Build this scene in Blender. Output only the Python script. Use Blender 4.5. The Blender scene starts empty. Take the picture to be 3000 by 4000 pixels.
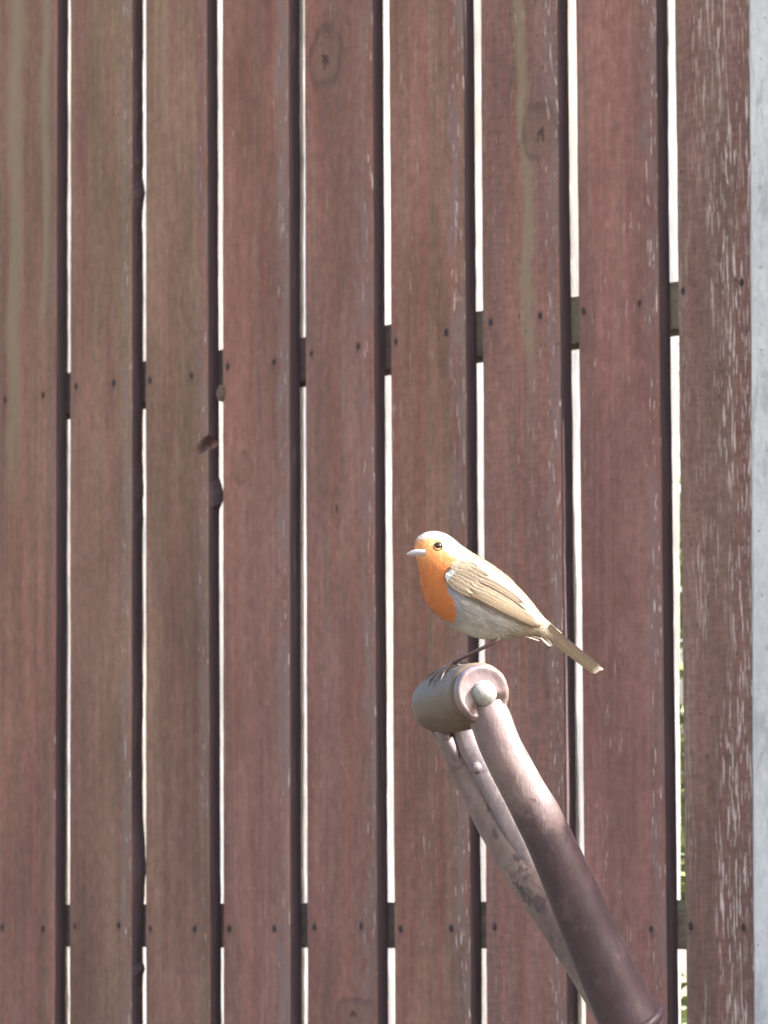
import bpy, bmesh, math, random
from mathutils import Vector, Matrix, noise
from mathutils.bvhtree import BVHTree
random.seed(7)
S = bpy.context.scene
COL = S.collection

# ------------------------------------------------------------------ camera, light
F = 16275.0                                   # focal length in photo pixels (photo 3000 x 4000)
HC = 0.75                                     # camera height
PITCH = math.atan(856 / 9000.0)
ROLL = 0.0060
CAM = Vector((0, 0, HC))
fwd = Vector((0, math.cos(PITCH), math.sin(PITCH)))
r0 = Vector((1, 0, 0)); u0 = Vector((0, -math.sin(PITCH), math.cos(PITCH)))
right = r0 * math.cos(ROLL) - u0 * math.sin(ROLL)
up = u0 * math.cos(ROLL) + r0 * math.sin(ROLL)
cd = bpy.data.cameras.new('camera'); cam = bpy.data.objects.new('camera', cd); COL.objects.link(cam)
m = Matrix.Identity(4)
for i in range(3):
    m[i][0] = right[i]; m[i][1] = up[i]; m[i][2] = -fwd[i]; m[i][3] = CAM[i]
cam.matrix_world = m
cd.sensor_fit = 'HORIZONTAL'; cd.sensor_width = 36.0; cd.lens = 36.0 * F / 3000.0
cd.clip_start = 0.05; cd.clip_end = 400
cd.dof.use_dof = True; cd.dof.focus_distance = 2.42; cd.dof.aperture_fstop = 60.0
S.camera = cam

SUN_AZ = math.radians(-16.0)                    # angle of the sun from +X towards +Y
SUN_EL = math.radians(37.0)
sd = Vector((math.cos(SUN_AZ) * math.cos(SUN_EL), math.sin(SUN_AZ) * math.cos(SUN_EL), math.sin(SUN_EL)))
sl = bpy.data.lights.new('sun', 'SUN'); sl.energy = 5.0; sl.angle = math.radians(0.55); sl.color = (1.0, 0.965, 0.92)
so = bpy.data.objects.new('sun', sl); COL.objects.link(so)
so.rotation_euler = sd.to_track_quat('Z', 'Y').to_euler(); so.location = (3, 3, 5)
W = bpy.data.worlds.new('World'); S.world = W; W.use_nodes = True
wn = W.node_tree.nodes; wl = W.node_tree.links
sky = wn.new('ShaderNodeTexSky'); sky.sky_type = 'NISHITA'; sky.sun_disc = False
sky.sun_elevation = SUN_EL; sky.sun_rotation = math.pi / 2 - SUN_AZ
sky.air_density = 1.0; sky.dust_density = 7.0; sky.ozone_density = 0.3
bg = wn['Background']; wl.new(sky.outputs[0], bg.inputs[0]); bg.inputs[1].default_value = 0.15
S.view_settings.view_transform = 'Standard'; S.view_settings.look = 'None'
S.view_settings.gamma = 1.0; S.view_settings.use_curve_mapping = False
S.view_settings.exposure = 2.6
S.render.engine = 'CYCLES'

# ------------------------------------------------------------------ helpers
def ray(px, py):
    return fwd + right * ((px - 1500) / F) + up * (-(py - 2000) / F)

def tag(o, label=None, cat=None, group=None, kind=None):
    if label: o['label'] = label
    if cat: o['category'] = cat
    if group: o['group'] = group
    if kind: o['kind'] = kind
    return o

def empty(name, loc, rz=0.0):
    o = bpy.data.objects.new(name, None); COL.objects.link(o)
    o.location = loc; o.rotation_euler = (0, 0, rz); o.empty_display_size = 0.05
    return o

def mesh(name, verts, faces, mat, parent=None, origin=None, smooth=True, uvs=None, cols=None):
    """verts in the parent's frame; origin = the object's own base in that frame"""
    og = Vector(origin) if origin is not None else Vector((0, 0, 0))
    me = bpy.data.meshes.new(name)
    me.from_pydata([tuple(Vector(v) - og) for v in verts], [], faces)
    me.update()
    if smooth: me.polygons.foreach_set('use_smooth', [True] * len(me.polygons))
    if uvs:
        l = me.uv_layers.new(name='UVMap')
        for lp in me.loops: l.data[lp.index].uv = uvs[lp.vertex_index]
    if cols:
        a = me.color_attributes.new('tint', 'FLOAT_COLOR', 'POINT')
        for i, c in enumerate(cols): a.data[i].color = (c[0], c[1], c[2], 1)
    if mat: me.materials.append(mat)
    o = bpy.data.objects.new(name, me); COL.objects.link(o)
    o.parent = parent; o.location = og
    return o

def frames(pts):
    pts = [Vector(p) for p in pts]; T = []
    for i in range(len(pts)):
        a = pts[max(i - 1, 0)]; b = pts[min(i + 1, len(pts) - 1)]
        T.append((b - a).normalized())
    n = T[0].orthogonal().normalized(); out = []
    for t in T:
        n = (n - t * n.dot(t)).normalized()
        out.append((t, n, t.cross(n)))
    return pts, out

def catmull(pts, rad, k=6):
    P = [Vector(p) for p in pts]; n = len(P); o = []; r = []
    for i in range(n - 1):
        p0 = P[max(i - 1, 0)]; p1 = P[i]; p2 = P[i + 1]; p3 = P[min(i + 2, n - 1)]
        for j in range(k):
            t = j / k
            o.append(0.5 * ((2 * p1) + (p2 - p0) * t + (2 * p0 - 5 * p1 + 4 * p2 - p3) * t * t + (3 * p1 - p0 - 3 * p2 + p3) * t ** 3))
            s = t * t * (3 - 2 * t); r.append(rad[i] * (1 - s) + rad[i + 1] * s)
    o.append(P[-1]); r.append(rad[-1])
    return o, r

def tube(pts, rad, seg=16, k=6, flat=None, wob=0.0, ws=60.0, cap=True):
    """returns verts, faces. flat=(dir, factor): squash along dir"""
    pts, rad = catmull(pts, rad, k)
    pts, fr = frames(pts); V = []; Fc = []
    for i, p in enumerate(pts):
        t, n, b = fr[i]
        for j in range(seg):
            a = 2 * math.pi * j / seg
            d = n * math.cos(a) + b * math.sin(a)
            if flat:
                fd, ff = flat; c = d.dot(fd); d = d - fd * c * (1 - ff)
            q = p + d * rad[i]
            if wob: q = q + d.normalized() * wob * noise.noise(q * ws)
            V.append(q)
    m_ = len(pts)
    for i in range(m_ - 1):
        for j in range(seg):
            k2 = (j + 1) % seg
            Fc.append((i * seg + j, i * seg + k2, (i + 1) * seg + k2, (i + 1) * seg + j))
    if cap:
        for e, s in ((0, 1), (m_ - 1, -1)):
            c = len(V); V.append(pts[e] - fr[e][0] * s * rad[e] * 0.35)
            for j in range(seg):
                k2 = (j + 1) % seg; f = (c, e * seg + k2, e * seg + j)
                Fc.append(f if s == 1 else f[::-1])
    return V, Fc

def lathe(A, B, prof, seg=48):
    """prof: list of (t along A->B in metres from A, radius)"""
    A = Vector(A); ax = (Vector(B) - A).normalized(); n = ax.orthogonal().normalized(); b = ax.cross(n)
    V = []; Fc = []
    for t, r in prof:
        for j in range(seg):
            a = 2 * math.pi * j / seg
            V.append(A + ax * t + (n * math.cos(a) + b * math.sin(a)) * max(r, 1e-5))
    for i in range(len(prof) - 1):
        for j in range(seg):
            k2 = (j + 1) % seg
            Fc.append((i * seg + j, i * seg + k2, (i + 1) * seg + k2, (i + 1) * seg + j))
    return V, Fc

def box(x0, x1, y0, y1, z0, z1, bev=0.0):
    bm = bmesh.new(); bmesh.ops.create_cube(bm, size=1)
    for v in bm.verts:
        v.co = ((x0 + x1) / 2 + v.co.x * (x1 - x0), (y0 + y1) / 2 + v.co.y * (y1 - y0), (z0 + z1) / 2 + v.co.z * (z1 - z0))
    if bev: bmesh.ops.bevel(bm, geom=bm.edges[:], offset=bev, segments=2, affect='EDGES', profile=0.7)
    bm.verts.index_update()
    V = [v.co.copy() for v in bm.verts]; Fc = [tuple(v.index for v in f.verts) for f in bm.faces]
    bm.free(); return V, Fc

def join(*vf):
    V = []; Fc = []
    for v, f in vf:
        o = len(V); V += v; Fc += [tuple(i + o for i in q) for q in f]
    return V, Fc

# ------------------------------------------------------------------ node helper
class N:
    def __init__(s, name, rough=0.8, spec=0.3):
        s.mat = bpy.data.materials.new(name); s.mat.use_nodes = True
        s.t = s.mat.node_tree; s.b = s.t.nodes['Principled BSDF']
        s.b.inputs['Roughness'].default_value = rough
        s.b.inputs['Specular IOR Level'].default_value = spec
        tc = s.t.nodes.new('ShaderNodeTexCoord'); s.obj = tc.outputs['Object']; s.uv = tc.outputs['UV']
    def lk(s, a, b):
        if isinstance(a, (int, float)): b.default_value = a
        elif isinstance(a, tuple): b.default_value = (*a, 1) if len(a) == 3 and b.type == 'RGBA' else a
        else: s.t.links.new(a, b)
    def scale(s, v, sc, off=(0, 0, 0)):
        n = s.t.nodes.new('ShaderNodeMapping'); s.lk(v, n.inputs['Vector']); n.inputs['Scale'].default_value = sc
        n.inputs['Location'].default_value = off; return n.outputs[0]
    def noise(s, v, detail=3, rough=0.55, dist=0.0):
        n = s.t.nodes.new('ShaderNodeTexNoise'); s.lk(v, n.inputs['Vector']); n.inputs['Scale'].default_value = 1
        n.inputs['Detail'].default_value = detail; n.inputs['Roughness'].default_value = rough
        n.inputs['Distortion'].default_value = dist; return n.outputs[0]
    def math(s, op, a, b=0.0, c=None, clamp=False):
        n = s.t.nodes.new('ShaderNodeMath'); n.operation = op; n.use_clamp = clamp
        s.lk(a, n.inputs[0]); s.lk(b, n.inputs[1])
        if c is not None: s.lk(c, n.inputs[2])
        return n.outputs[0]
    def ramp(s, v, a, b, lo=0.0, hi=1.0):
        n = s.t.nodes.new('ShaderNodeMapRange'); n.interpolation_type = 'SMOOTHSTEP'
        s.lk(v, n.inputs[0]); n.inputs[1].default_value = a; n.inputs[2].default_value = b
        n.inputs[3].default_value = lo; n.inputs[4].default_value = hi; return n.outputs[0]
    def mix(s, f, a, b, mode='MIX'):
        n = s.t.nodes.new('ShaderNodeMix'); n.data_type = 'RGBA'; n.blend_type = mode
        s.lk(f, n.inputs[0]); s.lk(a, n.inputs[6]); s.lk(b, n.inputs[7]); return n.outputs[2]
    def sep(s, v):
        n = s.t.nodes.new('ShaderNodeSeparateXYZ'); s.lk(v, n.inputs[0]); return n.outputs
    def mul(s, col, f):
        """colour times a scalar field"""
        n = s.t.nodes.new('ShaderNodeVectorMath'); n.operation = 'SCALE'; s.lk(col, n.inputs[0]); s.lk(f, n.inputs[3]); return n.outputs[0]
    def attr(s, name):
        n = s.t.nodes.new('ShaderNodeAttribute'); n.attribute_name = name; return n.outputs['Color']
    def color(s, c): s.lk(c, s.b.inputs['Base Color'])
    def bump(s, h, dist=0.001, st=1.0):
        n = s.t.nodes.new('ShaderNodeBump'); n.inputs['Distance'].default_value = dist; n.inputs['Strength'].default_value = st
        s.lk(h, n.inputs['Height']); s.t.links.new(n.outputs[0], s.b.inputs['Normal'])

RED = (0.220, 0.104, 0.077); BROWN = (0.204, 0.122, 0.084); OLIVE = (0.174, 0.130, 0.072)

EDGE = N('edge_shade', 0.85, 0.2); _g = EDGE.noise(EDGE.scale(EDGE.obj, (300, 300, 14)), 4, 0.6)  # shade of the board sides put into their colour; also colours the chip
EDGE.color(EDGE.mix(EDGE.ramp(_g, 0.3, 0.7), (0.105, 0.068, 0.066), (0.075, 0.052, 0.054))); EDGE.bump(_g, 0.001); EDGE = EDGE.mat
def board_mat(name, c1, c2, olive=0.0, flecks=0.3, pits=0.2, band=0.14, band_str=0.6, knots=(), stripes=(), seed=0.0, wear_right=0.0, nails=()):
    n = N(name, 0.85, 0.12); o = n.obj; x, y, z = n.sep(o)[0:3]; U = n.sep(n.uv)[0]
    # the grain bends round the knots
    gx = x
    for (ka, kz, ra, rz, ks) in knots:
        dx = n.math('SUBTRACT', x, ka); dz = n.math('SUBTRACT', z, kz)
        q = n.math('ADD', n.math('POWER', n.math('DIVIDE', dx, ra * 1.7), 2.0), n.math('POWER', n.math('DIVIDE', dz, rz * 1.9), 2.0))
        g = n.math('EXPONENT', n.math('MULTIPLY', q, -1.0))
        gx = n.math('SUBTRACT', gx, n.math('MULTIPLY', n.math('MULTIPLY', dx, g), 0.75))
    cx = n.t.nodes.new('ShaderNodeCombineXYZ'); n.lk(gx, cx.inputs[0]); n.lk(y, cx.inputs[1]); n.lk(z, cx.inputs[2]); P = cx.outputs[0]
    off = (seed * 3.1, seed * 1.7, seed * 5.3)
    s1 = n.noise(n.scale(P, (75, 20, 1.6), off), 4, 0.6)
    s2 = n.noise(n.scale(P, (260, 60, 6), off), 3, 0.6)
    s3 = n.noise(n.scale(P, (22, 10, 3.5), off), 4, 0.6)
    g = n.noise(n.scale(P, (900, 300, 28), off), 3, 0.65)
    c = n.mix(n.ramp(s1, 0.36, 0.64), c1, c2)
    if olive:
        c = n.mix(n.math('MULTIPLY', n.ramp(n.noise(n.scale(P, (55, 10, 0.9), (off[1], 2, off[0])), 3), 0.42, 0.58), n.ramp(z, 0.75, 1.55, 0.30 * olive, olive)), c, OLIVE)
    f = n.ramp(s2, 0.25, 0.75, 0.91, 1.09)
    f = n.math('MULTIPLY', f, n.ramp(s3, 0.25, 0.75, 0.84, 1.16))
    f = n.math('MULTIPLY', f, n.ramp(g, 0.25, 0.75, 0.90, 1.10))
    mo = n.noise(n.scale(o, (130, 40, 85), off), 5, 0.7)
    st_ = n.noise(n.scale(o, (9, 4, 2.2), (off[2], 1, off[0])), 4, 0.65)
    f = n.math('MULTIPLY', f, n.ramp(st_, 0.3, 0.7, 0.80, 1.14))
    sw = n.noise(n.scale(o, (60, 20, 210), off), 4, 0.65)
    f = n.math('MULTIPLY', f, n.ramp(sw, 0.3, 0.7, 1 - 0.14 * min(1, pits * 1.3), 1 + 0.10 * min(1, pits * 1.3)))
    f = n.math('MULTIPLY', f, n.ramp(mo, 0.3, 0.7, 0.87, 1.12))
    c = n.mul(c, n.math('MULTIPLY', f, 0.92))
    for (u0_, w_, sl, z0, z1) in stripes:      # pale greenish sapwood streak: centre in U, half width, slope with height, vertical extent
        cc = n.math('ADD', n.math('MULTIPLY', n.math('SUBTRACT', z, z0), sl), u0_)
        cc = n.math('ADD', cc, n.ramp(n.noise(n.scale(o, (0.1, 0.1, 9), off), 2), 0.2, 0.8, -0.05, 0.05))
        d = n.math('ABSOLUTE', n.math('SUBTRACT', U, cc))
        d = n.math('MULTIPLY', d, n.ramp(n.noise(n.scale(o, (0.1, 0.1, 5), (off[1], 3, off[0])), 3), 0.3, 0.7, 0.6, 1.5))
        d = n.math('ADD', d, n.ramp(n.noise(n.scale(o, (200, 60, 9), off), 3), 0.2, 0.8, -0.03, 0.03))
        k = n.math('MULTIPLY', n.ramp(d, w_ * 0.3, w_ * 1.6, 1, 0), n.ramp(z, z1, z1 + 0.16, 0, 0.65))
        c = n.mix(k, c, (0.205, 0.165, 0.105))
    # grey weathered band along the right edge
    wv = n.noise(n.scale(o, (4, 4, 22), off), 5, 0.7)
    e = n.math('ADD', U, n.ramp(wv, 0.2, 0.8, -0.07, 0.07))
    bk = n.math('MULTIPLY', n.ramp(e, 1 - band - 0.03, 1 - band + 0.03), band_str)
    bk = n.math('MULTIPLY', bk, n.ramp(n.noise(n.scale(o, (60, 20, 12), off), 4, 0.6), 0.36, 0.60, 0.05, 0.9))
    c = n.mix(bk, c, (0.172, 0.130, 0.115))
    # pale flecks where the stain has worn off the grain
    fl = n.noise(n.scale(P, (560, 180, 42), (off[2], off[0], off[1])), 3, 0.5, 0.3)
    msk = n.ramp(n.noise(n.scale(P, (28, 9, 4.5), (off[0], 9, off[1])), 3), 0.38, 0.68)
    thr = 0.70 - 0.12 * flecks
    m2 = msk
    if wear_right: m2 = n.math('MULTIPLY', msk, n.ramp(U, 0.05, 0.6, 0.35, 1.7))
    else: m2 = n.math('ADD', n.math('MULTIPLY', msk, 0.7), n.math('MULTIPLY', n.ramp(U, 1 - band - 0.05, 1 - band + 0.06), 1.3))
    fl = n.math('ADD', fl, n.math('MULTIPLY', n.ramp(U, 1 - band - 0.04, 1 - band + 0.04), 0.035 * band_str))
    k = n.ramp(fl, thr, thr + 0.035)
    k = n.math('MULTIPLY', n.math('MULTIPLY', k, m2), min(1.0, 0.5 + flecks), clamp=True)
    c = n.mix(k, c, (0.47, 0.37, 0.31))
    # dark pits
    pt = n.noise(n.scale(P, (260, 100, 130), (off[1], off[2], off[0])), 2, 0.5)
    pk = n.math('MULTIPLY', n.ramp(pt, 0.66, 0.74), n.ramp(n.noise(n.scale(P, (22, 9, 5), (3, off[2], 1)), 2), 0.4, 0.6, 0.2, 1))
    c = n.mix(n.math('MULTIPLY', pk, pits), c, (0.05, 0.03, 0.03))
    for (ka, kz, ra, rz, ks) in knots:
        dx = n.math('SUBTRACT', x, ka); dz = n.math('SUBTRACT', z, kz)
        e2 = n.math('SQRT', n.math('ADD', n.math('POWER', n.math('DIVIDE', dx, ra), 2.0), n.math('POWER', n.math('DIVIDE', dz, rz), 2.0)))
        e2 = n.math('ADD', e2, n.ramp(n.noise(n.scale(o, (60, 30, 35), off), 4, 0.6), 0.2, 0.8, -0.30, 0.30))
        inside = n.ramp(e2, 0.55, 1.35, 1, 0)
        rings = n.ramp(n.math('SINE', n.math('MULTIPLY', e2, 9.0)), -1, 1, 0.93, 1.04)
        c = n.mix(n.math('MULTIPLY', inside, n.ramp(mo, 0.3, 0.7, 0.25 * ks, 0.7 * ks)), c, n.mul((0.150, 0.095, 0.063), rings))
        rim = n.math('MULTIPLY', n.ramp(e2, 0.62, 0.98), n.ramp(e2, 1.0, 1.32, 1, 0))
        rim = n.math('MULTIPLY', rim, n.ramp(n.noise(n.scale(o, (45, 30, 26), (off[0], 4, 2)), 4, 0.65), 0.36, 0.62, 0.05 * ks, 0.75 * ks))
        c = n.mix(rim, c, (0.085, 0.052, 0.042))
        e3 = n.math('ADD', e2, n.ramp(n.noise(n.scale(o, (260, 30, 160), off), 4, 0.7), 0.25, 0.75, -0.22, 0.22))
        core = n.ramp(e3, 0.02, 0.22, 0.85 * ks, 0)
        c = n.mix(core, c, (0.045, 0.028, 0.025))
    for (npx, npy) in nails:                      # stained dent round each nail, running down a little
        na, nz2 = onfence(npx, npy)
        dx = n.math('SUBTRACT', x, na); dz = n.math('SUBTRACT', z, nz2 - 0.0012)
        q = n.math('SQRT', n.math('ADD', n.math('POWER', n.math('DIVIDE', dx, 0.0042), 2.0), n.math('POWER', n.math('DIVIDE', dz, 0.0072), 2.0)))
        q = n.math('ADD', q, n.ramp(n.noise(n.scale(o, (200, 30, 120), off), 3), 0.2, 0.8, -0.4, 0.4))
        c = n.mix(n.ramp(q, 0.45, 1.25, 0.50, 0), c, (0.085, 0.055, 0.050))
    n.color(c)
    h = n.math('ADD', n.math('MULTIPLY', g, 0.4), n.math('MULTIPLY', s2, 0.6))
    h = n.math('SUBTRACT', h, n.math('MULTIPLY', pk, 0.4))
    n.bump(h, 0.0009, 0.8)
    return n.mat

# ------------------------------------------------------------------ ground
def ground_mat():
    n = N('lawn_soil', 0.95, 0.1); a = n.noise(n.scale(n.obj, (1.2, 1.2, 1.2)), 6, 0.6); b = n.noise(n.scale(n.obj, (40, 40, 40)), 5, 0.7)
    c = n.mix(n.ramp(a, 0.35, 0.6), (0.20, 0.165, 0.135), (0.15, 0.135, 0.095)); n.color(n.mul(c, n.ramp(b, 0.2, 0.8, 0.6, 1.3)))
    n.bump(b, 0.02); return n.mat
GV = []; GF = []; gn = 60
for i in range(gn + 1):
    for j in range(gn + 1):
        x = (i / gn - 0.5); y = (j / gn - 0.5)
        x = math.copysign(abs(x * 2) ** 2.5, x) * 150; y = math.copysign(abs(y * 2) ** 2.5, y) * 150 + 3
        GV.append((x, y, 0.02 * noise.noise(Vector((x * 1.3, y * 1.3, 0)))))
for i in range(gn):
    for j in range(gn):
        a = i * (gn + 1) + j; GF.append((a, a + gn + 1, a + gn + 2, a + 1))
tag(mesh('ground', GV, GF, ground_mat()), kind='structure')

# ------------------------------------------------------------------ fence
BETA = math.radians(45.9)
FP = Vector(((1673 - 1500) / F * 4.04, 4.04, 0))       # fence origin on the ground
fd = Vector((math.cos(BETA), -math.sin(BETA), 0)); fy = Vector((math.sin(BETA), math.cos(BETA), 0))
T = 0.0160; RT = 0.038                                 # board thickness, rail depth
Z0, Z1 = 0.31, 2.50
fence = empty('wooden_fence', FP, -BETA)
tag(fence, 'reddish brown double-sided fence of upright boards with bright gaps, behind the bird', 'fence')

def onfence(px, py, depth=0.0):
    r = ray(px, py); P0 = FP + fy * depth
    k = (P0 - CAM).dot(fy) / r.dot(fy)
    q = CAM + r * k - FP
    return q.dot(fd), q.z

def edge(pt, pb, depth=0.0):
    """vertical line through two pixels (x at y=0, x at y=4000) -> function a(z)"""
    a0, z0 = onfence(pt, 0, depth); a1, z1 = onfence(pb, 4000, depth)
    return lambda z: a1 + (a0 - a1) * (z - z1) / (z0 - z1)

def make_board(name, L, R, y0, y1, z0, z1, mat, wavL=0.0005, wavR=0.0005, seed=0, notch=None, nz=140, inL=None, inR=None, backR=None):
    xs = [0.0, 0.012, 0.05, 0.2, 0.35, 0.5, 0.65, 0.74, 0.79, 0.84, 0.88, 0.92, 0.955, 0.988, 1.0]
    zz = [z0 + (z1 - z0) * k / nz for k in range(nz + 1)]
    if notch: zz = sorted(zz + [notch[0][1] + 0.0013 * q for q in range(-12, 13)])
    nz = len(zz) - 1
    V = []; UV = []; Fc = []
    nx = len(xs)
    for k in range(nz + 1):
        z = zz[k]
        l = L(z) + wavL * (noise.noise(Vector((seed, 1, z * 9))) + 0.7 * noise.noise(Vector((seed, 3, z * 45))))
        r = R(z) + wavR * (noise.noise(Vector((seed, 5, z * 9))) + 0.7 * noise.noise(Vector((seed, 7, z * 45))))
        if inR: r += inR(z)
        if inL: l += inL(z)
        for side in (0, 1):
            for i, u in enumerate(xs):
                x = l + (r - l) * u
                if side and backR and i == nx - 1: x += backR(z)
                yy = y0 if side == 0 else y1
                if side == 0:
                    yy += 0.0011 if u in (0.0, 1.0) else (0.0002 if u in (0.012, 0.988) else 0)
                    yy += 0.0006 * noise.noise(Vector((seed * 2 + u * 2, 0, z * 3))) if 0 < u < 1 else 0
                if side == 0 and notch:
                    for (nu, nzc, du, dz, dd) in notch:
                        q = ((u - nu) / du) ** 2 + ((z - nzc - (u - nu) * 0.05) / dz) ** 2
                        if q < 1: yy += dd * (1 - q) ** 0.5
                V.append((x, yy, z)); UV.append((u, z))
    row = 2 * nx
    for k in range(nz):
        a = k * row; b = a + row
        for i in range(nx - 1):
            Fc.append((a + i, a + i + 1, b + i + 1, b + i))
            Fc.append((a + nx + i, b + nx + i, b + nx + i + 1, a + nx + i + 1))
        Fc.append((a, b, b + nx, a + nx))
        Fc.append((a + nx - 1, a + 2 * nx - 1, b + 2 * nx - 1, b + nx - 1))
    a = nz * row
    for i in range(nx - 1):
        Fc.append((a + i, a + i + 1, a + nx + i + 1, a + nx + i)); Fc.append((i, nx + i, nx + i + 1, i + 1))
    o = mesh(name, V, Fc, mat, fence, uvs=UV)
    o.data.materials.append(EDGE)
    for p in o.data.polygons:
        if abs(p.normal.y) < 0.5:
            p.use_smooth = False
            if name == 'board': p.material_index = 1
        elif name == 'board' and notch and p.center.y < T * 0.6 and p.center.y > 0.003: p.material_index = 1
    return o

# measured gaps: front right edge, back right edge (= start of the bright line), next board's left edge; each (top x, bottom x)
GAPS = [((221, 211), (257, 255), (273, 270)),
        ((514, 511), (546, 549), (567, 568)),
        ((805, 818), (842, 856), (866, 871)),
        ((1125, 1132), (1170, 1178), (1187, 1199)),
        ((1452, 1471), (1488, 1512), (1517, 1541)),
        ((1806, 1836), (1846, 1879), (1875, 1899)),
        ((2173, 2212), (2214, 2254), (2247, 2285)),
        ((2559, 2605), (2600, 2645), (2634, 2680))]
POST = (2924, 2943)
RIGHT = [edge(*g[0]) for g in GAPS]; LEFT = [edge(*g[2]) for g in GAPS]
PITCHW = 0.1235
LEFT = [(lambda z, f=RIGHT[0]: f(z) - 0.100)] + LEFT
post_edge = edge(*POST, depth=-0.0208)
RIGHT.append(lambda z: post_edge(z) + 0.018)

def K(px, py, rpx, rpy, ks=0.5):
    a, z = onfence(px, py); a2, z2 = onfence(px + rpx, py); a3, z3 = onfence(px, py + rpy)
    return (a, z, abs(a2 - a), abs(z3 - z), ks)

NAILS = {0: [(20, 1562), (168, 1542), (10, 3622), (168, 3627)], 1: [(297, 1510), (444, 1494), (293, 3617), (464, 3614)],
         2: [(586, 1486), (747, 1466), (588, 3628), (761, 3628)], 3: [(890, 1430), (1070, 1413), (895, 3627), (1072, 3627)],
         4: [(1217, 1380), (1400, 1352), (1228, 3621), (1410, 3618)], 5: [(1546, 1334), (1743, 1297), (1565, 3628), (1763, 3625)],
         6: [(1917, 1258), (2110, 1232), (1932, 3620), (2140, 3625)], 7: [(2280, 1215), (2498, 1184), (2335, 3620), (2543, 3628)],
         8: [(2668, 1136), (2897, 1104), (2698, 3617), (2905, 3622)]}
BM = [
    board_mat('board_stain_0', RED, (0.175, 0.096, 0.072), 0.42, 0.05, 0.1, 0.12, 0.25, seed=1, stripes=((0.30, 0.16, 0.0, 1.2, 1.15), (0.80, 0.08, 0.02, 1.2, 1.3)), nails=NAILS[0]),
    board_mat('board_stain_1', BROWN, (0.205, 0.108, 0.080), 0.50, 0.18, 0.15, 0.15, 0.6, knots=(K(488, 1342, 13, 13),), seed=2.3, nails=NAILS[1]),
    board_mat('board_stain_2', BROWN, (0.205, 0.105, 0.078), 0.42, 0.18, 0.15, 0.14, 0.45, knots=(K(735, 1185, 26, 60), K(625, 3408, 18, 50)), seed=3.9, nails=NAILS[2]),
    board_mat('board_stain_3', RED, (0.205, 0.112, 0.087), 0.15, 0.12, 0.2, 0.16, 0.75, knots=(K(950, 1830, 40, 55),), seed=4.4, nails=NAILS[3]),
    board_mat('board_stain_4', RED, (0.205, 0.115, 0.090), 0.12, 0.22, 0.2, 0.17, 0.55, knots=(K(1272, 235, 58, 118, 1.0), K(1315, 1985, 18, 75, 0.8), K(1385, 3960, 70, 60, 0.8)), seed=5.2, nails=NAILS[4]),
    board_mat('board_stain_5', BROWN, RED, 0.12, 0.35, 0.35, 0.18, 0.65, knots=(K(1560, 3400, 40, 16),), seed=6.7, nails=NAILS[5]),
    board_mat('board_stain_6', RED, (0.188, 0.108, 0.088), 0.15, 0.45, 0.6, 0.17, 0.55, knots=(K(2112, 520, 70, 105, 0.9),), stripes=((0.58, 0.075, -0.36, 1.42, 1.18),), seed=7.1, nails=NAILS[6]),
    board_mat('board_stain_7', (0.228, 0.106, 0.085), (0.212, 0.112, 0.088), 0.06, 0.32, 0.3, 0.16, 0.6, seed=8.6, nails=NAILS[7]),
    board_mat('board_stain_8', (0.200, 0.104, 0.080), (0.195, 0.118, 0.088), 0.12, 1.05, 0.75, 0.05, 0.2, seed=9.5, wear_right=1, nails=NAILS[8]),
]
nail_m = N('rusty_nail', 0.6, 0.3); nail_m.b.inputs['Metallic'].default_value = 0.3
nail_m.color(nail_m.mix(nail_m.ramp(nail_m.noise(nail_m.scale(nail_m.obj, (600, 600, 600)), 3), 0.35, 0.65), (0.022, 0.016, 0.018), (0.055, 0.033, 0.028))); nail_m = nail_m.mat

boards = []
for i in range(9):
    notch = None; inR = None; bR = None; inL = None; wl_, wr_ = 0.0005, 0.0005
    if i == 2:                                    # the chipped knot at this board's right edge
        _, zn = onfence(815, 1727)
        notch = [(1.0, zn, 0.17, 0.0070, 0.014)]
        _, zk = onfence(845, 1925)
        bR = lambda z, zk=zk: 0.0065 * math.exp(-((z - zk) / 0.012) ** 4)
    if i == 1:                                    # waney edge
        wr_ = 0.0006
        _, za = onfence(560, 740); _, zb = onfence(560, 3400); _, zc = onfence(560, 3790)
        bR = lambda z: 0.0016 * noise.noise(Vector((3, 1, z * 14))) + 0.0018 * noise.noise(Vector((9, 1, z * 60))) + 0.0035 * math.exp(-((z - za) / 0.012) ** 2) + 0.0048 * math.exp(-((z - zb) / 0.045) ** 2) + 0.005 * math.exp(-((z - zc) / 0.006) ** 2)
    if i == 3:
        inR = lambda z: -0.0002
    o = make_board('board', LEFT[i], RIGHT[i], 0, T, Z0, Z1, BM[i], wl_, wr_, seed=i * 3.3, notch=notch, inR=inR, inL=inL, nz=260, backR=bR)
    boards.append(o)
    for (px, py) in NAILS[i]:
        a, z = onfence(px, py)
        r = random.uniform(0.0021, 0.0028)
        V, Fc = lathe((a, 0.0006, z), (a, -1, z), [(0, r), (0.0010, r), (0.0014, r * 0.7), (0.0009, r * 0.25), (0.0007, 0)], 12)
        V = [Vector((v.x, v.y, z + (v.z - z) * random.uniform(1.25, 1.45))) for v in V]
        nl = mesh('nail', V, Fc, nail_m, o)
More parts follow.
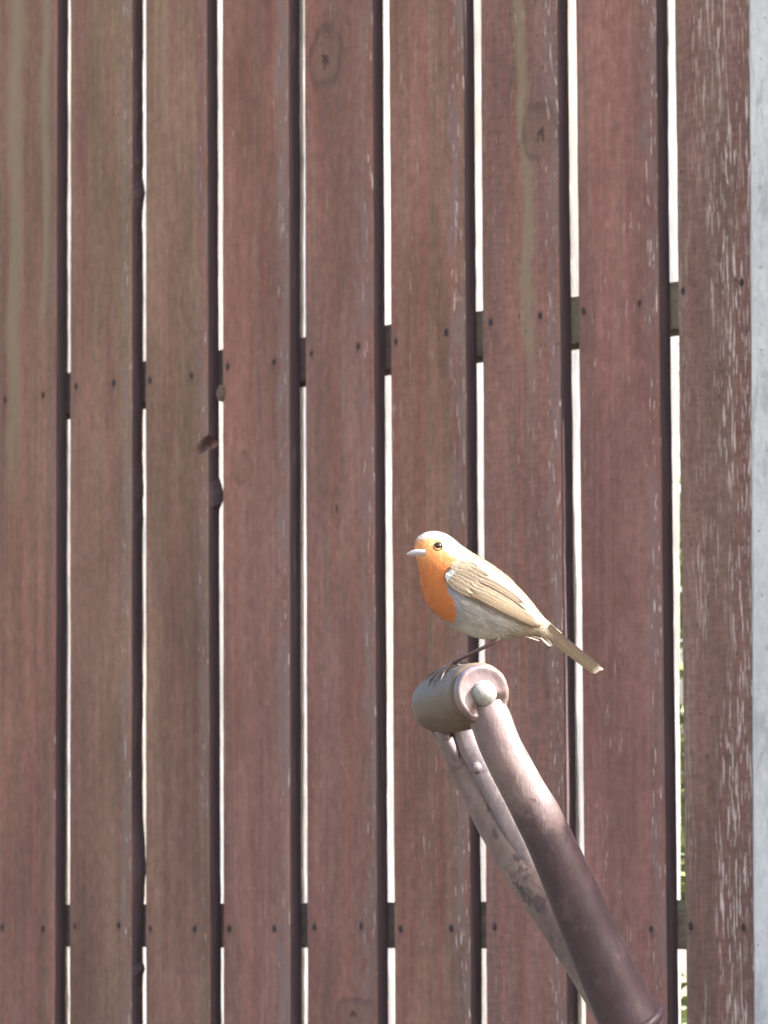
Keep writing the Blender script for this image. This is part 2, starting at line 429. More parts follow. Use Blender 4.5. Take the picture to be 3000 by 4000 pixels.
# knot plug between board 2 and 3 over the upper rail
kn = N('knot_wood', 0.7, 0.3); kk = kn.noise(kn.scale(kn.obj, (400, 400, 400)), 3)
kn.color(kn.mix(kn.ramp(kk, 0.35, 0.65), (0.055, 0.034, 0.024), (0.13, 0.08, 0.05))); knm = kn.mat
a, z = onfence(864, 1535)
V, Fc = lathe((a, 0.012, z), (a, -1, z), [(0, 0.0075), (0.0105, 0.0080), (0.0125, 0.0072), (0.0132, 0.0050), (0.0124, 0.0028), (0.0130, 0)], 20)
V = [Vector((v.x, v.y, z + (v.z - z) * 1.15)) for v in V]
mesh('knot', V, Fc, knm, boards[3])

# further boards left of the frame and rear boards
extra_m = board_mat('board_stain_more', RED, BROWN, 0.4, 0.2, 0.2, 0.15, 0.4, seed=11)
for j in range(1, 7):
    make_board('board', lambda z, j=j: LEFT[0](z) - j * PITCHW, lambda z, j=j: LEFT[0](z) + 0.100 - j * PITCHW, 0, T, Z0, Z1, extra_m, seed=40 + j)

def rear_mat():
    n = N('bare_back_board', 0.8, 0.2); g = n.noise(n.scale(n.obj, (500, 500, 22)), 4, 0.6); s = n.noise(n.scale(n.obj, (60, 60, 3)), 3)
    st = n.noise(n.scale(n.obj, (300, 300, 60)), 3)
    c = n.mix(n.ramp(s, 0.35, 0.65), (0.088, 0.090, 0.098), (0.106, 0.098, 0.094)); c = n.mul(c, n.ramp(g, 0.25, 0.75, 0.72, 1.2)); c = n.mul(c, n.ramp(n.noise(n.scale(n.obj, (40, 40, 7)), 3), 0.3, 0.7, 0.85, 1.3))
    n.color(n.mix(n.ramp(st, 0.66, 0.74), c, (0.16, 0.13, 0.12))); n.bump(g, 0.001); return n.mat
rm = rear_mat(); Y2 = T + RT
for i, g in enumerate(GAPS):
    if i == 7:
        bk = edge(2653, 2665, Y2 + T); _, zq = onfence(2640, 1500)
        R = lambda z, bk=bk: bk(z) - 0.0015
    else:
        fr_ = edge(g[1][0] - 3, g[1][1] - 3, Y2); R = lambda z, fr_=fr_: fr_(z)
    make_board('back_board', lambda z, R=R: R(z) - 0.105, R, Y2, Y2 + T, Z0, Z1, rm, 0.0009, 0.0010, seed=70 + i, nz=260)
rl = edge(GAPS[0][1][0], GAPS[0][1][1], Y2)
for j in range(1, 8):
    make_board('back_board', lambda z, j=j: rl(z) - 0.105 - j * PITCHW, lambda z, j=j: rl(z) - j * PITCHW, Y2, Y2 + T, Z0, Z1, rm, seed=90 + j)
rr = edge(GAPS[7][1][0], GAPS[7][1][1], Y2)
make_board('back_board', lambda z: rr(z) + 0.024, lambda z: post_edge(z) + 0.012, Y2, Y2 + T, Z0, Z1, rm, seed=99)

# rails
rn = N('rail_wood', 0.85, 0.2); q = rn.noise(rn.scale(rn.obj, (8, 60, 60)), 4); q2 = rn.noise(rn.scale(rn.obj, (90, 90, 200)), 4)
c = rn.mix(rn.ramp(rn.math('ADD', rn.sep(rn.obj)[0], rn.ramp(q, 0.2, 0.8, -0.15, 0.15)), -0.15, 0.35), (0.085, 0.062, 0.056), rn.mix(rn.ramp(q, 0.4, 0.6), (0.19, 0.18, 0.11), (0.17, 0.135, 0.095))); rn.color(rn.mul(c, rn.ramp(q2, 0.2, 0.8, 0.75, 1.2))); rn.bump(q2, 0.001)  # dark left part is painted shade; olive right part is algae
zu = onfence(1186, 1316, T)[1]; zl = onfence(1186, 3527, T)[1]; hl = zl - onfence(1186, 3703, T)[1]
print('rail', zu, zl, hl)
x0 = LEFT[0](1) - 7 * PITCHW - 0.05; x1 = post_edge(1) + 0.012
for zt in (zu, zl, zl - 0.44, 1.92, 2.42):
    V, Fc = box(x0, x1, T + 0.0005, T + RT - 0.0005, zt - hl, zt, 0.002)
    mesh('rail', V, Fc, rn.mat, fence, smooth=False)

# ------------------------------------------------------------------ concrete post and gravel board
def conc(name, light=1.0):
    n = N(name, 0.9, 0.25); a = n.noise(n.scale(n.obj, (14, 14, 9)), 5, 0.6); b = n.noise(n.scale(n.obj, (160, 160, 110)), 5, 0.7)
    p = n.noise(n.scale(n.obj, (230, 230, 150)), 2, 0.5, 0.5); v = n.noise(n.scale(n.obj, (55, 55, 18)), 5, 0.7, 0.6)
    c = n.mix(n.ramp(a, 0.3, 0.7), (0.50 * light, 0.485 * light, 0.445 * light), (0.41 * light, 0.405 * light, 0.385 * light))
    c = n.mul(c, n.ramp(b, 0.2, 0.8, 0.86, 1.12)); c = n.mix(n.ramp(v, 0.50, 0.64, 0, 0.5), c, (0.24, 0.235, 0.225))
    c = n.mix(n.ramp(p, 0.70, 0.76, 0, 0.75), c, (0.13, 0.12, 0.12)); n.color(c)
    n.bump(n.math('SUBTRACT', n.math('MULTIPLY', b, 0.5), n.ramp(p, 0.68, 0.78)), 0.0015); return n.mat
cm = conc('concrete')
pa, pb2 = post_edge(0.3), post_edge(2.0)
prof = [(0.0, 0.0), (0.0, -0.020), (0.010, -0.030), (0.100, -0.030), (0.112, -0.018), (0.112, 0.0), (0.085, 0.003), (0.085, 0.06), (0.112, 0.063), (0.112, 0.085), (0.0, 0.085), (0.0, 0.063), (0.027, 0.06), (0.027, 0.003)]
proot = FP + fd * post_edge(0.0)
post = empty('concrete_post', proot, -BETA)
tag(post, 'pale grey concrete fence post at the right edge beside the last board', 'post')
V = []; Fc = []; n_ = 90; m_ = len(prof)
for k in range(n_ + 1):
    z = 2.58 * k / n_
    for (x, y) in prof:
        j = 0.0006 * noise.noise(Vector((x * 30, y * 30, z * 14)))
        V.append((post_edge(z) - post_edge(0) + x * 1.0 + j, y + 0.0005 + j, z))
for k in range(n_):
    for i in range(m_):
        i2 = (i + 1) % m_
        Fc.append((k * m_ + i, k * m_ + i2, (k + 1) * m_ + i2, (k + 1) * m_ + i))
Fc.append(tuple(range(m_ - 1, -1, -1))); Fc.append(tuple(n_ * m_ + i for i in range(m_)))
mesh('post_body', V, Fc, cm, post, smooth=False)
gb = empty('gravel_board', FP + fd * (x0), -BETA)
tag(gb, 'concrete gravel board lying on the soil under the fence boards', 'gravel board')
V, Fc = box(0, x1 - x0, 0.006, 0.056, -0.05, Z0 - 0.004, 0.004)
mesh('concrete_plank', V, Fc, cm, gb, smooth=False)
# further panels and posts, right of the frame (the fence throws its shade on the lower handle)
def panel(a0, label):
    nf = empty('wooden_fence', FP + fd * a0, -BETA); tag(nf, label, 'fence')
    nb = 14
    for j in range(nb):
        V, Fc = box(0.004 + j * PITCHW, 0.104 + j * PITCHW, 0, T, Z0, Z1, 0.001); mesh('board', V, Fc, extra_m, nf, smooth=False)
        V, Fc = box(-0.02 + j * PITCHW if j else 0.0, 0.085 + j * PITCHW, Y2, Y2 + T, Z0, Z1, 0.001); mesh('back_board', V, Fc, rm, nf, smooth=False)
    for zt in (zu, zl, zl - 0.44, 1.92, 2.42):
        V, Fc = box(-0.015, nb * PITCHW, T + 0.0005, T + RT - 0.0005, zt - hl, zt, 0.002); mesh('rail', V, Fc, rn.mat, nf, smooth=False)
    V, Fc = box(-0.015, nb * PITCHW, 0.006, 0.056, -0.05, Z0 - 0.004, 0.004); mesh('gravel_board', V, Fc, cm, nf, smooth=False)
    return a0 + nb * PITCHW
e1 = panel(post_edge(1) + 0.112, 'next fence panel to the right of the concrete post')
pp = post.copy(); COL.objects.link(pp); pp.location = post.location + fd * (e1 + 0.005 - post_edge(1)); pp['label'] = 'second concrete post further right, outside the picture'
pc = [o for o in post.children][0].copy(); COL.objects.link(pc); pc.parent = pp
e2 = panel(e1 + 0.117, 'second fence panel further right, outside the picture')

# ------------------------------------------------------------------ shrub behind the fence
lm = N('shrub_leaf', 0.5, 0.4); lc = lm.noise(lm.scale(lm.obj, (30, 30, 30)), 3)
lm.color(lm.mix(lm.ramp(lc, 0.35, 0.65), (0.045, 0.085, 0.025), (0.12, 0.15, 0.05)))
bk_ = N('shrub_bark', 0.9, 0.1); bk_.color((0.10, 0.075, 0.05))
sc = CAM + ray(2648, 3000) * 5.2; sc.z = 0
shrub = empty('shrub', sc)
tag(shrub, 'leafy green shrub beyond the fence, glimpsed through the rightmost gap', 'shrub')
V = []; Fc = []
for k in range(12000):
    while True:
        p = Vector((random.uniform(-1, 1), random.uniform(-1, 1), random.uniform(-1, 1)))
        if 0.35 < p.length < 1: break
    c = Vector((p.x * 0.60, p.y * 0.5, 0.85 + p.z * 0.85)) * (1 + 0.2 * noise.noise(p * 2.3))
    if noise.noise(c * 7) < -0.22: continue
    d = Vector((random.gauss(0, 1), random.gauss(0, 1), random.gauss(0, 0.6))).normalized(); s = d.cross(Vector((random.random(), random.random(), 1))).normalized()
    L = random.uniform(0.025, 0.045); w_ = L * 0.28; b = len(V); nn = d.cross(s) * w_ * 0.4
    V += [c, c + d * L * 0.4 + s * w_ + nn, c + d * L, c + d * L * 0.4 - s * w_ + nn, c + d * L * 0.45]
    Fc += [(b, b + 1, b + 4), (b + 1, b + 2, b + 4), (b + 2, b + 3, b + 4), (b + 3, b, b + 4)]
fo = mesh('foliage', V, Fc, lm.mat, shrub, smooth=False); fo['kind'] = 'stuff'
for k in range(7):
    a = k * 0.9; e = Vector((0.4 * math.cos(a), 0.35 * math.sin(a), 1.15))
    V, Fc = tube([(0.03 * math.cos(a), 0.03 * math.sin(a), -0.02), e * 0.35 + Vector((0, 0, 0.05)), e * 0.7, e], [0.012, 0.009, 0.006, 0.003], 8)
    mesh('branch', V, Fc, bk_.mat, shrub)

# ------------------------------------------------------------------ garden tool
D = 2.40; MM = D / F                                  # metres per photo pixel at the bird
def Q(px, py, w=0.0):
    return CAM + ray(px, py) * D - fwd * w
def QS(l): return [Q(p[0], p[1], p[2] / 1000.0) for p in l]

SHADOWZ = (CAM + ray(2190, 3230) * 2.38).z  # height of the shadow line, where the painted sunlight starts
def worn_wood(name, c1, c2, pale, amount, rough=0.45, spec=0.5, sunlit=False):
    n = N(name, rough, spec); a = n.noise(n.scale(n.obj, (28, 28, 18)), 5, 0.6); b = n.noise(n.scale(n.obj, (170, 170, 130)), 4, 0.65)
    g = n.noise(n.scale(n.obj, (420, 420, 90)), 3)
    c = n.mix(n.ramp(a, 0.35, 0.65), c1, c2); c = n.mul(c, n.ramp(b, 0.2, 0.8, 0.82, 1.18))
    d = n.noise(n.scale(n.obj, (85, 85, 60), (3, 1, 2)), 5, 0.65, 0.6)
    c = n.mix(n.math('MULTIPLY', n.ramp(d, 0.56, 0.66), amount), c, pale)
    if sunlit:                                  # paler above the fence's shadow line: sunlight painted into the colour
        zz_ = n.math('ADD', n.sep(n.obj)[2], n.ramp(n.noise(n.scale(n.obj, (35, 35, 35)), 4, 0.65), 0.25, 0.75, -0.022, 0.022))
        c = n.mix(n.ramp(zz_, SHADOWZ - 0.012, SHADOWZ + 0.020, 0, 0.9), c, n.mix(n.ramp(d, 0.4, 0.6), (0.096, 0.069, 0.071), (0.122, 0.091, 0.090)))
    e = n.noise(n.scale(n.obj, (150, 150, 240), (8, 1, 5)), 3, 0.6, 0.8)
    c = n.mix(n.ramp(e, 0.63, 0.69, 0, 0.7), c, (0.03, 0.021, 0.024))
    n.color(c); n.bump(n.math('ADD', b, n.math('MULTIPLY', g, 0.4)), 0.0006, 0.8)
    n.lk(n.ramp(a, 0.3, 0.7, rough - 0.03, rough + 0.06), n.b.inputs['Roughness']); return n.mat
arm_m = worn_wood('worn_painted_arm', (0.040, 0.025, 0.033), (0.030, 0.020, 0.027), (0.085, 0.060, 0.064), 0.35, 0.46, 0.32, sunlit=True)
far_m = worn_wood('worn_pale_arm', (0.100, 0.074, 0.072), (0.145, 0.114, 0.104), (0.052, 0.036, 0.043), 0.9, 0.6, 0.3)
strap_m = worn_wood('grey_metal_strap', (0.125, 0.102, 0.115), (0.10, 0.082, 0.096), (0.17, 0.155, 0.15), 0.5, 0.45, 0.5)
ring_m = worn_wood('end_cap_metal', (0.112, 0.080, 0.078), (0.088, 0.068, 0.080), (0.15, 0.115, 0.11), 0.5, 0.40, 0.5)
rivet_m = worn_wood('zinc_rivet', (0.20, 0.205, 0.195), (0.15, 0.155, 0.15), (0.27, 0.27, 0.26), 0.7, 0.45, 0.5)

tool = empty('garden_tool', Vector((0, 0, 0)))
tag(tool, 'worn wooden garden tool handle, grip held between two arms, with the robin on top', 'garden tool')
A = Q(1718, 2766, -0.046); B = Q(1871, 2696, 0.036); ax = (B - A).normalized(); GL = (B - A).length
gr = N('grip_wood', 0.6, 0.35)
# grain rings run round the turned grip: use distance along its axis
dt = gr.t.nodes.new('ShaderNodeVectorMath'); dt.operation = 'DOT_PRODUCT'; gr.lk(gr.obj, dt.inputs[0]); dt.inputs[1].default_value = ax
al = dt.outputs['Value']
hN = ax.cross(Vector((0, 0, 1))).normalized(); dt2 = gr.t.nodes.new('ShaderNodeVectorMath'); dt2.operation = 'DOT_PRODUCT'; gr.lk(gr.obj, dt2.inputs[0]); dt2.inputs[1].default_value = hN
cz = gr.t.nodes.new('ShaderNodeCombineXYZ'); gr.lk(gr.math('MULTIPLY', al, 40.0), cz.inputs[0]); gr.lk(gr.math('MULTIPLY', gr.sep(gr.obj)[2], 900.0), cz.inputs[1]); gr.lk(gr.math('MULTIPLY', dt2.outputs['Value'], 300.0), cz.inputs[2])
g1 = gr.noise(cz.outputs[0], 3, 0.6); g2 = gr.noise(gr.scale(gr.obj, (60, 60, 60)), 4, 0.6)
c = gr.mix(gr.ramp(g2, 0.35, 0.65), (0.086, 0.063, 0.043), (0.066, 0.048, 0.034)); gr.color(gr.mul(c, gr.ramp(g1, 0.25, 0.75, 0.86, 1.12))); gr.bump(g1, 0.0002, 0.5)
R_ = 0.0186
pr = [(-0.004, 0.0), (-0.004, R_ * 0.8)]
for k in range(21):
    t = k / 20; pr.append((GL * t * 0.985, R_ * (0.80 + 0.21 * math.sin(math.pi * (0.06 + 0.80 * t)) ** 0.55)))
pr.append((GL * 0.985 + 0.001, 0.0))
V, Fc = lathe(A, B, pr, 64); mesh('grip', V, Fc, gr.mat, tool)
# end caps (the rounded eyes of the two arms)
for (P0, sgn, nm) in ((B, 1, 'near'), (A, -1, 'far')):
    P = P0; Qd = P0 + ax * sgn
    rr_ = 0.0162
    pr = [(-0.006, 0), (-0.006, rr_ * 0.93), (-0.004, rr_ * 0.99), (0.0, rr_), (0.0030, rr_ * 0.985), (0.0048, rr_ * 0.94), (0.0054, rr_ * 0.88),
          (0.0054, rr_ * 0.82), (0.0049, rr_ * 0.74), (0.0045, rr_ * 0.60), (0.0045, rr_ * 0.3), (0.0045, 0)]
    V, Fc = lathe(P, Qd, pr, 56)
    V = [v + (v - P).normalized() * 0.0007 * noise.noise(v * 90) for v in V]
    if sgn == 1:                                  # the arm grows out of the eye, so the lip dies away there
        ad_ = (Q(1949, 2905, 31 / 1000) - P).normalized(); ad_ = (ad_ - ax * ad_.dot(ax)).normalized(); nv = []
        for v in V:
            t_ = (v - P).dot(ax); rd = v - P - ax * t_
            al_ = rd.normalized().dot(ad_) if rd.length > 1e-4 else 0
            wq = max(0, min(1, (al_ - 0.35) / 0.45)); wq = wq * wq * (3 - 2 * wq)
            if t_ > 0.0: v = v - ax * (wq * (0.0018 + 0.0016 * min(1, rd.length / rr_)) * min(1, t_ / 0.003))
            nv.append(v)
        V = nv
    cap = mesh('end_cap', V, Fc, ring_m, tool)
    off = P0 + (right * (8 * MM) - up * (2 * MM)) * sgn
    pr = [(0.0, 0.0072), (0.0044, 0.0072), (0.0062, 0.0068), (0.0082, 0.0056), (0.0096, 0.0036), (0.0101, 0.0015), (0.0102, 0)]
    V, Fc = lathe(off, off + ax * sgn, pr, 32)
    V = [v + (v - off).normalized() * 0.0009 * noise.noise(v * 130) for v in V]
    mesh('rivet', V, Fc, rivet_m, cap)
bmp = Q(1808, 2712, 0.036)
V, Fc = lathe(bmp, bmp + ax, [(0.002, 0.0030), (0.0050, 0.0027), (0.0060, 0.0016), (0.0062, 0)], 16)
mesh('pin', V, Fc, ring_m, tool)

near = [(1890, 2745, 29.5), (1915, 2812, 30.5), (1949, 2905, 31), (2030, 3060, 28), (2112, 3210, 23), (2200, 3400, 17), (2284, 3600, 11), (2390, 3835, 4), (2466, 3994, 0)]
V, Fc = tube(QS(near), [0.0112, 0.0118, 0.0119, 0.0126, 0.0134, 0.0144, 0.0152, 0.0168, 0.0184], 40, 6, wob=0.0005, ws=40)
mesh('arm', V, Fc, arm_m, tool)
far = [(1722, 2770, -46), (1775, 2870, -46), (1858, 3045, -43), (1950, 3235, -38), (2066, 3425, -32), (2185, 3595, -26), (2300, 3765, -20), (2440, 3975, -12)]
V, Fc = tube(QS(far), [0.0118, 0.0118, 0.0118, 0.0122, 0.0126, 0.0130, 0.0138, 0.0155], 36, 6, flat=(fwd, 0.75), wob=0.0003, ws=60)
fa = mesh('arm', V, Fc, far_m, tool)
fa['label'] = 'pale scuffed far arm'
V, Fc = tube(QS([(1800, 2835, -36), (1836, 2925, -35), (1882, 3015, -33.5), (1950, 3150, -30), (2022, 3290, -27), (2095, 3430, -25), (2160, 3540, -25)]), [0.0064, 0.0066, 0.0062, 0.0054, 0.0050, 0.0044, 0.0030], 14, 6, flat=((right + up * 0.5).normalized() * 0 + fwd, 0.45), wob=0.0006, ws=110)
st = mesh('strap', V, Fc, strap_m, tool)
V, Fc = lathe(Q(1866, 3012, -0.0305), Q(1866, 3012, 0.2), [(-0.003, 0.0034), (0.0004, 0.0034), (0.0014, 0.0028), (0.0020, 0.0012), (0.0021, 0)], 20)
mesh('rivet', V, Fc, strap_m, st)
V, Fc = tube(QS([(1722, 2862, -35), (1746, 2900, -35), (1776, 2950, -36.5), (1802, 3000, -39)]), [0.0038, 0.0040, 0.0034, 0.002], 12, 5, wob=0.0004, ws=120)
mesh('strap', V, Fc, strap_m, tool)
# collar, shaft and blade (below the frame)
J0 = Q(2464, 3990, 0.0); J1 = Q(2427, 3916, 0.002); dj = (J0 - J1).normalized()
V, Fc = lathe(J0 - dj * 0.001, J0 + dj, [(0, 0.0150), (0, 0.0192), (0.0016, 0.0202), (0.0036, 0.0202), (0.0050, 0.0190), (0.0054, 0.0165), (0.012, 0.0160)], 48)
V = [v + (v - J0).normalized() * 0.0007 * noise.noise(v * 130) for v in V]
mesh('collar', V, Fc, arm_m, tool)
L = (J0.z - 0.05) / -dj.z
E = J0 + dj * (L - 0.16)
V, Fc = tube([J0 + dj * 0.002, J0.lerp(E, 0.33), J0.lerp(E, 0.66), E], [0.0175, 0.0172, 0.0170, 0.0170], 28, 4); mesh('shaft', V, Fc, arm_m, tool)
bl = N('steel_blade', 0.4, 0.5); bl.b.inputs['Metallic'].default_value = 0.8; bq = bl.noise(bl.scale(bl.obj, (30, 30, 30)), 5); bl.color(bl.mix(bl.ramp(bq, 0.4, 0.6), (0.16, 0.12, 0.09), (0.30, 0.29, 0.28)))
V = []; Fc = []; sx = dj.cross(Vector((0, 1, 0))).cross(dj).normalized(); sn = dj.cross(sx)
for k in range(9):
    for i in range(9):
        for s in (0, 1):
            t = k / 8; uu = (i / 8 - 0.5) * 2
            V.append(E + dj * (-0.02 + 0.26 * t * (1 - 0.08 * (abs(uu) ** 3) * t)) + sx * uu * 0.085 + sn * (0.012 * uu * uu + (0.0012 if s else -0.0012)))
def ix(k, i, s): return (k * 9 + i) * 2 + s
for k in range(8):
    for i in range(8):
        for s in (0, 1): Fc.append((ix(k, i, s), ix(k, i + 1, s), ix(k + 1, i + 1, s), ix(k + 1, i, s)))
mesh('blade', V, Fc, bl.mat, tool)
tool_base = E + dj * 0.16
for ch in [o for o in bpy.data.objects if o.parent == tool]: ch.location = -tool_base
tool.location = tool_base

# ------------------------------------------------------------------ robin
# drawn in profile units: u to the bird's tail side, v downward, w towards the viewer
CS = 1.746; BW = 0.012
def RB(u, v, w): return Q(1500 + u / CS, 2000 + v / CS, BW + w * MM / CS)
foot = RB(455, 1095, 0)
bird = empty('robin', foot)
tag(bird, 'small robin with orange breast and face perched on the tool handle', 'bird')
def bmesh_obj(name, Vu, Fc, mat, parent=bird, cols=None, smooth=True):
    V = [RB(*v) - foot for v in Vu]
    return mesh(name, V, Fc, mat, parent, smooth=smooth, cols=cols)

ST = [((214, 262), (218, 284), 16, 0), ((205, 228), (221, 312), 52, 0), ((208, 205), (224, 335), 70, 0), ((232, 170), (228, 372), 90, 0), ((280, 140), (232, 412), 106, 0), ((342, 130), (238, 462), 118, 0), ((402, 142), (248, 518), 128, 0),
      ((458, 172), (266, 575), 140, 0), ((512, 216), (294, 630), 155, 0), ((572, 258), (334, 678), 170, 0), ((640, 300), (392, 727), 184, 0), ((710, 342), (462, 782), 192, 0), ((780, 390), (542, 822), 184, 0),
      ((845, 442), (622, 851), 174, 0), ((905, 502), (702, 864), 156, 0), ((965, 566), (780, 865), 134, 0), ((1022, 634), (858, 862), 115, 0), ((1066, 692), (930, 850), 88, 0), ((1106, 738), (1000, 850), 64, 0),
      ((1150, 776), (1070, 864), 46, 0), ((1196, 812), (1135, 882), 34, 0), ((1215, 835), (1180, 880), 10, 0)]
def stat(t):
    n = len(ST) - 1; x = t * n; i = min(int(x), n - 1); f = x - i
    def g(j): return ST[max(0, min(n, j))]
    def cr(p0, p1, p2, p3): return 0.5 * (2 * p1 + (p2 - p0) * f + (2 * p0 - 5 * p1 + 4 * p2 - p3) * f * f + (3 * p1 - p0 - 3 * p2 + p3) * f ** 3)
    a = [g(i - 1), g(i), g(i + 1), g(i + 2)]
    return (cr(*[q[0][0] for q in a]), cr(*[q[0][1] for q in a])), (cr(*[q[1][0] for q in a]), cr(*[q[1][1] for q in a])), cr(*[q[2] for q in a])
SEG = 48; NS = 110
BV = []; BF = []
for k in range(NS + 1):
    (tx, ty), (bx, by), hw = stat(k / NS)
    t = k / NS
    for j in range(SEG):
        a = 2 * math.pi * j / SEG
        c_, s_ = math.cos(a), math.sin(a)
        cx_ = (tx + bx) / 2; cy_ = (ty + by) / 2
        headish = max(0, 1 - abs(t - 0.22) / 0.16)
        # the head is wider near the eye line than at the throat
        wmod = 1 + 0.10 * headish * c_ 
        sq = abs(s_) ** 0.92 * (1 if s_ > 0 else -1)
        BV.append((cx_ + (tx - cx_) * c_, cy_ + (ty - cy_) * c_, hw * sq * wmod))
for k in range(NS):
    for j in range(SEG):
        j2 = (j + 1) % SEG
        BF.append((k * SEG + j, (k + 1) * SEG + j, (k + 1) * SEG + j2, k * SEG + j2))
BF.append(tuple(range(SEG))); BF.append(tuple(NS * SEG + j for j in range(SEG))[::-1])
bvh = BVHTree.FromPolygons([Vector(v) for v in BV], BF)
def surf(u, v, side=1):
    h = bvh.ray_cast(Vector((u, v, 900 * side)), Vector((0, 0, -side)))
    if h[0] is None:
        h = bvh.find_nearest(Vector((u, v, 0)))
    return h[0].z
ORANGE = [(150, 214), (262, 186), (345, 176), (392, 205), (402, 250), (452, 292), (520, 334), (498, 372), (432, 402), (418, 442), (430, 520), (462, 600), (486, 690), (456, 745), (400, 728), (345, 694), (200, 720), (60, 400)]
def polyd(u, v, P):
    ins = False; dm = 1e9
    for i in range(len(P)):
        x1_, y1_ = P[i]; x2_, y2_ = P[(i + 1) % len(P)]
        if (y1_ > v) != (y2_ > v) and u < (x2_ - x1_) * (v - y1_) / (y2_ - y1_) + x1_: ins = not ins
        dx, dy = x2_ - x1_, y2_ - y1_; tt = max(0, min(1, ((u - x1_) * dx + (v - y1_) * dy) / (dx * dx + dy * dy)))
        dm = min(dm, math.hypot(u - x1_ - tt * dx, v - y1_ - tt * dy))
    return dm if ins else -dm
def lerp3(a, b, t): t = max(0, min(1, t)); return tuple(a[i] + (b[i] - a[i]) * t for i in range(3))
def sst(x, a, b): t = max(0, min(1, (x - a) / (b - a))); return t * t * (3 - 2 * t)
def bcol(u, v, w, jit=0.0):
    nz_ = noise.noise(Vector((u * 0.02, v * 0.02, w * 0.02)))
    back = (0.235, 0.193, 0.145); crown = (0.31, 0.27, 0.22)
    flank = (0.225, 0.218, 0.205); belly = (0.38, 0.37, 0.33); buff = (0.21, 0.175, 0.13); grey = (0.175, 0.185, 0.200)
    # line of the flank against the back, running from neck to tail
    line = 330 + (u - 430) * 0.66
    c = lerp3(crown, back, (u - 420) / 150)
    kf = sst(v - line, 0, 70) * sst(u, 385, 430)
    st_ = 1 + 0.45 * noise.noise(Vector((u * 0.012 + v * 0.01, (v - 0.6 * u) * 0.075, w * 0.03)))
    fl = lerp3(flank, buff, (u - 760) / 200)
    fl = tuple(x * st_ for x in fl)
    c = lerp3(c, fl, kf)
    # ventral line
    (dist) = 0
    bel = sst(v, 690 + max(0, u - 400) * 0.30, 800 + max(0, u - 400) * 0.25) * (1 - sst(u, 860, 1000))
    bel = max(bel, sst(v - (640 + (u - 340) * 0.9), 0, 60) * (1 - sst(u, 480, 560)))
    c = lerp3(c, belly, bel * 0.95)
    # grey band bordering the bib
    dO = polyd(u, v, ORANGE) + 9 * nz_
    if dO < 0 and u > 380: c = lerp3(c, grey, (1 - sst(-dO, 15, 75)) * (1 - bel) * sst(v, 370, 420) * 0.9)
    if dO < 0 and v < 330: c = lerp3(c, (0.36, 0.34, 0.33), (1 - sst(-dO, 5, 40)) * 0.8)
    org = (0.30, 0.096, 0.026); org = lerp3(org, (0.33, 0.115, 0.031), 0.5 + 0.6 * nz_); org = lerp3((0.42, 0.20, 0.075), org, sst(v + (u - 300) * 0.12, 235, 400))
    c = lerp3(c, org, sst(dO + 14 * noise.noise(Vector((u * 0.09, v * 0.09, w * 0.05))), -14, 14))
    j_ = 1 + jit
    return tuple(max(0.01, x * j_) for x in c)

def feather_mat(name, rough=0.75):
    n = N(name, rough, 0.2); at = n.attr('tint')
    a = n.noise(n.scale(n.obj, (900, 900, 900)), 3, 0.6)
    n.color(n.mul(at, n.ramp(a, 0.25, 0.75, 0.85, 1.15))); n.bump(a, 0.0004, 0.6)
    n.b.inputs['Sheen Weight'].default_value = 0.15; n.b.inputs['Sheen Roughness'].default_value = 0.5
    return n.mat
fm = feather_mat('plumage')
body = bmesh_obj('body', BV, BF, fm, cols=[bcol(*v) for v in BV])

# soft feathering
PV = []; PF = []; PC = []
tris = []
for f in BF[:-2]:
    a, b, c, d = [Vector(BV[i]) for i in f]; tris.append((a, b, c, d, ((b - a).cross(d - a)).length))
tot = sum(t[4] for t in tris); import bisect
cum = []; s = 0
for t in tris: s += t[4]; cum.append(s)
NB = 15000
for k in range(NB):
    i = min(bisect.bisect(cum, random.random() * s), len(tris) - 1); a, b, c, d, _ = tris[i]
    x, y = random.random(), random.random(); p = a.lerp(b, x).lerp(d.lerp(c, x), y)
    if p.x < 300 and 248 < p.y < 310 and p.z > 0: continue
    if p.x < 225 and 235 < p.y < 310: continue
    if math.hypot(p.x - 366, p.y - 232) < 36: continue
    if p.x > 1150: continue
    nrm = (b - a).cross(d - a).normalized()
    if nrm.dot(p - Vector((p.x * 0.6 + 300, p.y, 0))) < 0 and abs(p.z) > 20 and nrm.z * p.z < 0: nrm = -nrm
    if nrm.z * p.z < 0 and abs(p.z) > 30: nrm = -nrm
    # flow direction
    fl = (b - a).normalized()
    if p.x < 480 and p.y > 330: fl = (fl + Vector((0.1, 0.9, 0))).normalized()
    if p.y > 560: fl = (fl + Vector((0.7, 0.35, 0))).normalized()
    fl = (fl + Vector((random.gauss(0, .16), random.gauss(0, .16), random.gauss(0, .16)))).normalized()
    fl = (fl - nrm * fl.dot(nrm)).normalized()
    hd = 1 - sst(p.x, 260, 520)
    Ln = random.uniform(26, 46) * (1 - 0.4 * hd); wd = random.uniform(3.0, 5.5)
    sd_ = nrm.cross(fl).normalized(); lift = random.uniform(0.01, 0.09) * (1 - 0.6 * (1 - sst(p.x, 380, 560)))
    tip = p + fl * Ln + nrm * Ln * lift; mid = p + fl * Ln * 0.5 + nrm * (Ln * lift * 0.6 + 1.2)
    n0 = len(PV)
    PV += [p + sd_ * wd * 0.5, p - sd_ * wd * 0.5, mid - sd_ * wd * 0.6, tip, mid + sd_ * wd * 0.6]
    PF.append((n0, n0 + 1, n0 + 2, n0 + 3, n0 + 4))
    cc = bcol(p.x, p.y, p.z, random.uniform(-0.07, 0.07)); PC += [cc] * 5
pl = bmesh_obj('plumage', PV, PF, fm, cols=PC, smooth=False); pl['kind'] = 'stuff'

